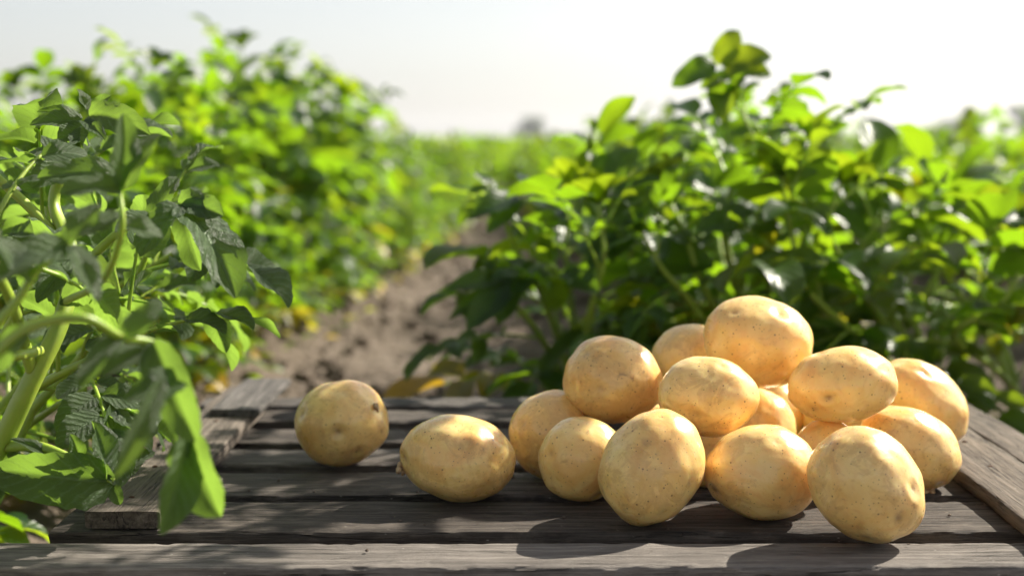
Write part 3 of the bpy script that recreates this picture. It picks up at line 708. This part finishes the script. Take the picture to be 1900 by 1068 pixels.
row(ROWS_L[0], 2.3, 13, .24, 'row left of the path', 'potato plants of the left row', .74, .34, .18)
y = 2.45; i = 0
while y < 7.5:
    x = -.60 + SLOPE * y + random.uniform(-.04, .03) + .10 * min(1, max(0, (y - 4) / 3))
    put_row_plant(x, y, ('%s low potato plant from the front edging the path on its left' % ORD[i]) if i < 12 else 'far low potato plant edging the path on its left', 'low potato plants edging the path', random.uniform(.40, .56), random.randrange(6))
    y += .27 * random.uniform(.85, 1.2); i += 1
row(ROWS_R[0] - .07, 2.45, 13, .33, 'row right of the path', 'potato plants of the right row', .74, .10, -.20)
row(ROWS_R[1] - .05, 2.9, 12, .40, 'second row right of the path', 'potato plants of the second right row', .74)
row(ROWS_L[1], 3.2, 12, .45, 'second row left of the path', 'potato plants of the second left row', .74, .2)
row(ROWS_R[2], 5.5, 12, .6, 'third row right of the path', 'potato plants of the third right row', .74)
row(ROWS_L[2], 6.5, 12, .6, 'third row left of the path', 'potato plants of the third left row', .74)
put_row_plant(-.58, 1.30, 'low potato plant under the large close one, beside the left end of the crate', 'low potato plants beside the crate', .44, 1)
put_row_plant(-.56, 1.72, 'low potato plant behind the large close one, near the far left crate corner', 'low potato plants beside the crate', .46, 3)
# unseen plant added beyond the right edge, arching high to dapple the slats
rng = np.random.default_rng(77); fs, ss = Soup(), Soup(); o0 = np.array([.80, 1.98, .05])
for pts, nd in (([(.77, 1.86, .40), (.68, 1.74, .68), (.54, 1.62, .80), (.40, 1.50, .82)], 14),
                ([(.80, 1.95, .42), (.70, 1.90, .72), (.55, 1.84, .84), (.42, 1.76, .86)], 14),
                ([(.74, 1.90, .42), (.64, 1.80, .72), (.48, 1.70, .84), (.32, 1.62, .86)], 14),
                ([(.82, 1.86, .40), (.76, 1.74, .70), (.64, 1.66, .84), (.54, 1.54, .88), (.48, 1.42, .88)], 14),
                ([(.80, 1.90, .40), (.74, 1.80, .70), (.62, 1.74, .86), (.50, 1.64, .92), (.38, 1.56, .92)], 14)):
    leafy_stem(fs, ss, [o0 + rng.normal(0, .012, 3)] + [np.array(q) + (0, 0, .05 if q[2] > .6 else 0) for q in pts], .0075, .0022, nd, .15, 1, .50, tint=.25, limp=.3, tip=False)
o = make_plant('potato_plant', tuple(o0), fs, ss, M_leaf, origin=tuple(o0)); tag(o, 'added unseen tall arching potato plant beyond the right edge, shading the crate slats', 'potato plant')
fs, ss = plant_meshes(300, 2, H=.48, stems=7, nodes=9, LL=.15, lean=.14)
o = make_plant('potato_plant', (1.12, 2.2, .06), fs, ss, M_leaf); tag(o, 'bushy potato plant beside the tall arching one, beyond the right edge', 'potato plant')

# far field: rows that read as one mass
def far_field():
    global rng
    rng = np.random.default_rng(5); s = Soup(); tv, tw, tf = template(4, 3)
    V = []; Fq = []; U = []; T = []; n0 = 0
    N_ = 60000
    y = 9.5 * (260 / 9.5) ** (rng.random(N_) ** 1.0); half = .40 * y + .6; x = rng.uniform(-1, 1, N_) * half
    u = x - SLOPE * y
    cen = np.where(u > -.28, np.round((u - .42) / 1.0) * 1.0 + .42, np.round((u + .80) / 1.0) * 1.0 - .80)
    cen = np.where((u > -.28) & (cen < .42), .42, cen); cen = np.where((u <= -.28) & (cen > -.80), -.80, cen)
    near0 = np.clip((y - 6) / 3, 0, 1) * .26; cen = cen + np.where(cen == .42, -near0, 0) + np.where(cen == -.80, near0 * .7, 0)
    far = np.clip((y - 25) / 40, 0, 1)
    off = np.clip(rng.normal(0, .2, N_), -.42, .42); u2 = (cen + off) * (1 - far) + u * far; x = u2 + SLOPE * y
    hz = np.clip(.45 - .9 * off ** 2, .2, .6) * rng.uniform(.35, 1.06, N_) ** .5
    hz += np.array([.05 * noise.noise(Vector((x[i] * 1.3, y[i] * 1.3, 0))) for i in range(N_)])
    size = .04 + .0042 * y
    for i in range(N_):
        L = size[i] * rng.uniform(.8, 1.4); D = nrm(rng.normal(0, 1, 3) * [1, 1, .5]); N = nrm(UP + rng.normal(0, .55, 3))
        leaflet(s, np.array([x[i], y[i], hz[i]]), D, N, L, L * .36, .7, .4, 3, float(np.clip(rng.normal(.4, .15), 0, .9)))
    o = s.build('potato_field', M_leaf); tag(o, 'green mass of far potato rows reaching to the horizon', 'potato field', kind='stuff')
far_field()

# ---------------------------------------------------------------- fallen leaves and seedlings by the path
def litter():
    global rng
    rng = np.random.default_rng(9); s = Soup()
    for _ in range(230):
        y = 1.7 + 6 * rng.random() ** 1.5; u = -.20 + rng.choice([-1, 1], p=[.85, .15]) * rng.uniform(.22, .52); x = u + SLOPE * y
        L = rng.uniform(.018, .045); a = rng.uniform(0, 6.28); D = np.array([math.cos(a), math.sin(a), rng.uniform(0, .5)])
        leaflet(s, np.array([x, y, gz(x, y) + rng.uniform(.01, .04)]), D, UP + rng.normal(0, .5, 3), L, L * .3, .8, .5, 2, float(rng.choice([.3, .6, .85, .92, .97])))
    o = s.build('fallen_leaves', M_leaf); tag(o, 'yellowing fallen leaves and tiny weeds on the soil beside the path', 'fallen leaves', kind='stuff')
litter()

# ---------------------------------------------------------------- far trees at the horizon
m, n, l, b, out = mat('tree_bark'); M_bark = m
nz = node(n, 'ShaderNodeTexNoise', Scale=6.0, Detail=6.0); l.new(obj_coord(n, l, (1, 1, .3)), nz.inputs['Vector'])
l.new(ramp(n, l, nz.outputs[0], [(.3, (.05, .04, .03)), (.7, (.14, .11, .08))]), b.inputs['Base Color']); b.inputs['Roughness'].default_value = .9
M_crown = leaf_material('tree_leaves', False, (.020, .045, .020), (.035, .075, .025), (.08, .14, .03), (.2, .2, .03))
def tree(px, d, H, Wd, label, seed):
    global rng
    rng = np.random.default_rng(seed); c = P(px, 262, d); x, y = c[0], c[1]; e = empty('tree', (x, y, 0)); tr, cr = Soup(), Soup()
    tube(tr, curve([(0, 0, -.2), (.1, 0, H * .3), (-.05, .1, H * .6), (0, 0, H * .85)], 5), H * .035, H * .01, 10)
    for k in range(9):
        a = k * 2.4; h = H * (.3 + .06 * k); tube(tr, curve([(0, 0, h), (math.cos(a) * Wd * .2, math.sin(a) * Wd * .2, h + H * .08), (math.cos(a) * Wd * .38, math.sin(a) * Wd * .38, h + H * .14)], 4), H * .012, H * .004, 6)
    cl = [(rng.normal(0, Wd * .22), rng.normal(0, Wd * .2), H * rng.uniform(.38, .88), Wd * rng.uniform(.12, .24)) for _ in range(22)]
    for q in cl:
        for _ in range(110):
            v = nrm(rng.normal(0, 1, 3)) * q[3] * rng.uniform(.5, 1.05); L = H * .10
            leaflet(cr, np.array([q[0], q[1], q[2]]) + v, rng.normal(0, 1, 3), v / q[3] + UP * .4, L, L * .4, .5, .3, 3, float(rng.uniform(.0, .4)))
    tr.build('trunk', M_bark, e); cr.build('crown', M_crown, e); tag(e, label, 'tree', 'trees on the horizon')
tree(985, 300, 5.4, 6.4, 'hazy blue grey tree on the horizon at the end of the path', 61)
tree(1800, 280, 6.6, 6.5, 'hazy broad tree on the horizon beside the one cut by the right edge', 62)
tree(1755, 310, 4.8, 8, 'lower hazy tree at the right horizon, left neighbour of the broad one', 63)
tree(1898, 280, 7.6, 5, 'hazy tall tree on the horizon cut by the right edge', 64)
tree(30, 320, 5.5, 18, 'hazy wide low tree on the horizon at the left edge', 65)

# crumbs of soil on the slats
def crumbs():
    s = Soup(); bm = bmesh.new(); bmesh.ops.create_icosphere(bm, subdivisions=1, radius=1)
    bv = np.array([v.co[:] for v in bm.verts]); bf = np.array([[v.index for v in f.verts] for f in bm.faces]); bm.free(); rr = random.Random(4)
    for _ in range(420):
        x, y = rr.uniform(-.3, .42), rr.uniform(.955, 1.5); r = .0004 + .0018 * rr.random() ** 5
        if any(a_ - .003 < y < b__ + .003 for a_, b__ in gaps): continue
        V = bv * [rr.uniform(.7, 1.2), rr.uniform(.7, 1.2), rr.uniform(.5, .9)] * (1 + np.array([rr.uniform(-.2, .2) for _ in range(len(bv))]))[:, None] * r
        s.add(V + np.array([x, y, TOP + r * .3]), bf)
    tag(s.build('soil_crumbs', M_soil, smooth=False), 'tiny crumbs of dry soil scattered on the crate slats', 'soil', kind='stuff')
gaps = [(Yof(edges[i][1]), Yof(edges[i + 1][0])) for i in range(len(edges) - 1)]
crumbs()

# ---------------------------------------------------------------- the air over the field
def haze():
    bm = bmesh.new(); bmesh.ops.create_cube(bm, size=1); me = bpy.data.meshes.new('haze'); bm.to_mesh(me); bm.free()
    m = bpy.data.materials.new('hazy_air'); m.use_nodes = True; nt = m.node_tree; nt.nodes.clear()
    o_ = nt.nodes.new('ShaderNodeOutputMaterial'); v = nt.nodes.new('ShaderNodeVolumePrincipled')
    v.inputs['Color'].default_value = (.93, .95, 1, 1); v.inputs['Density'].default_value = .0007; v.inputs['Anisotropy'].default_value = .3
    nt.links.new(v.outputs[0], o_.inputs['Volume'])
    o = link('haze', me, m); o.scale = (1420, 1020, 15); o.location = (0, 400, 6.4); tag(o, 'thin pale haze over the field', 'haze', kind='stuff')
haze()
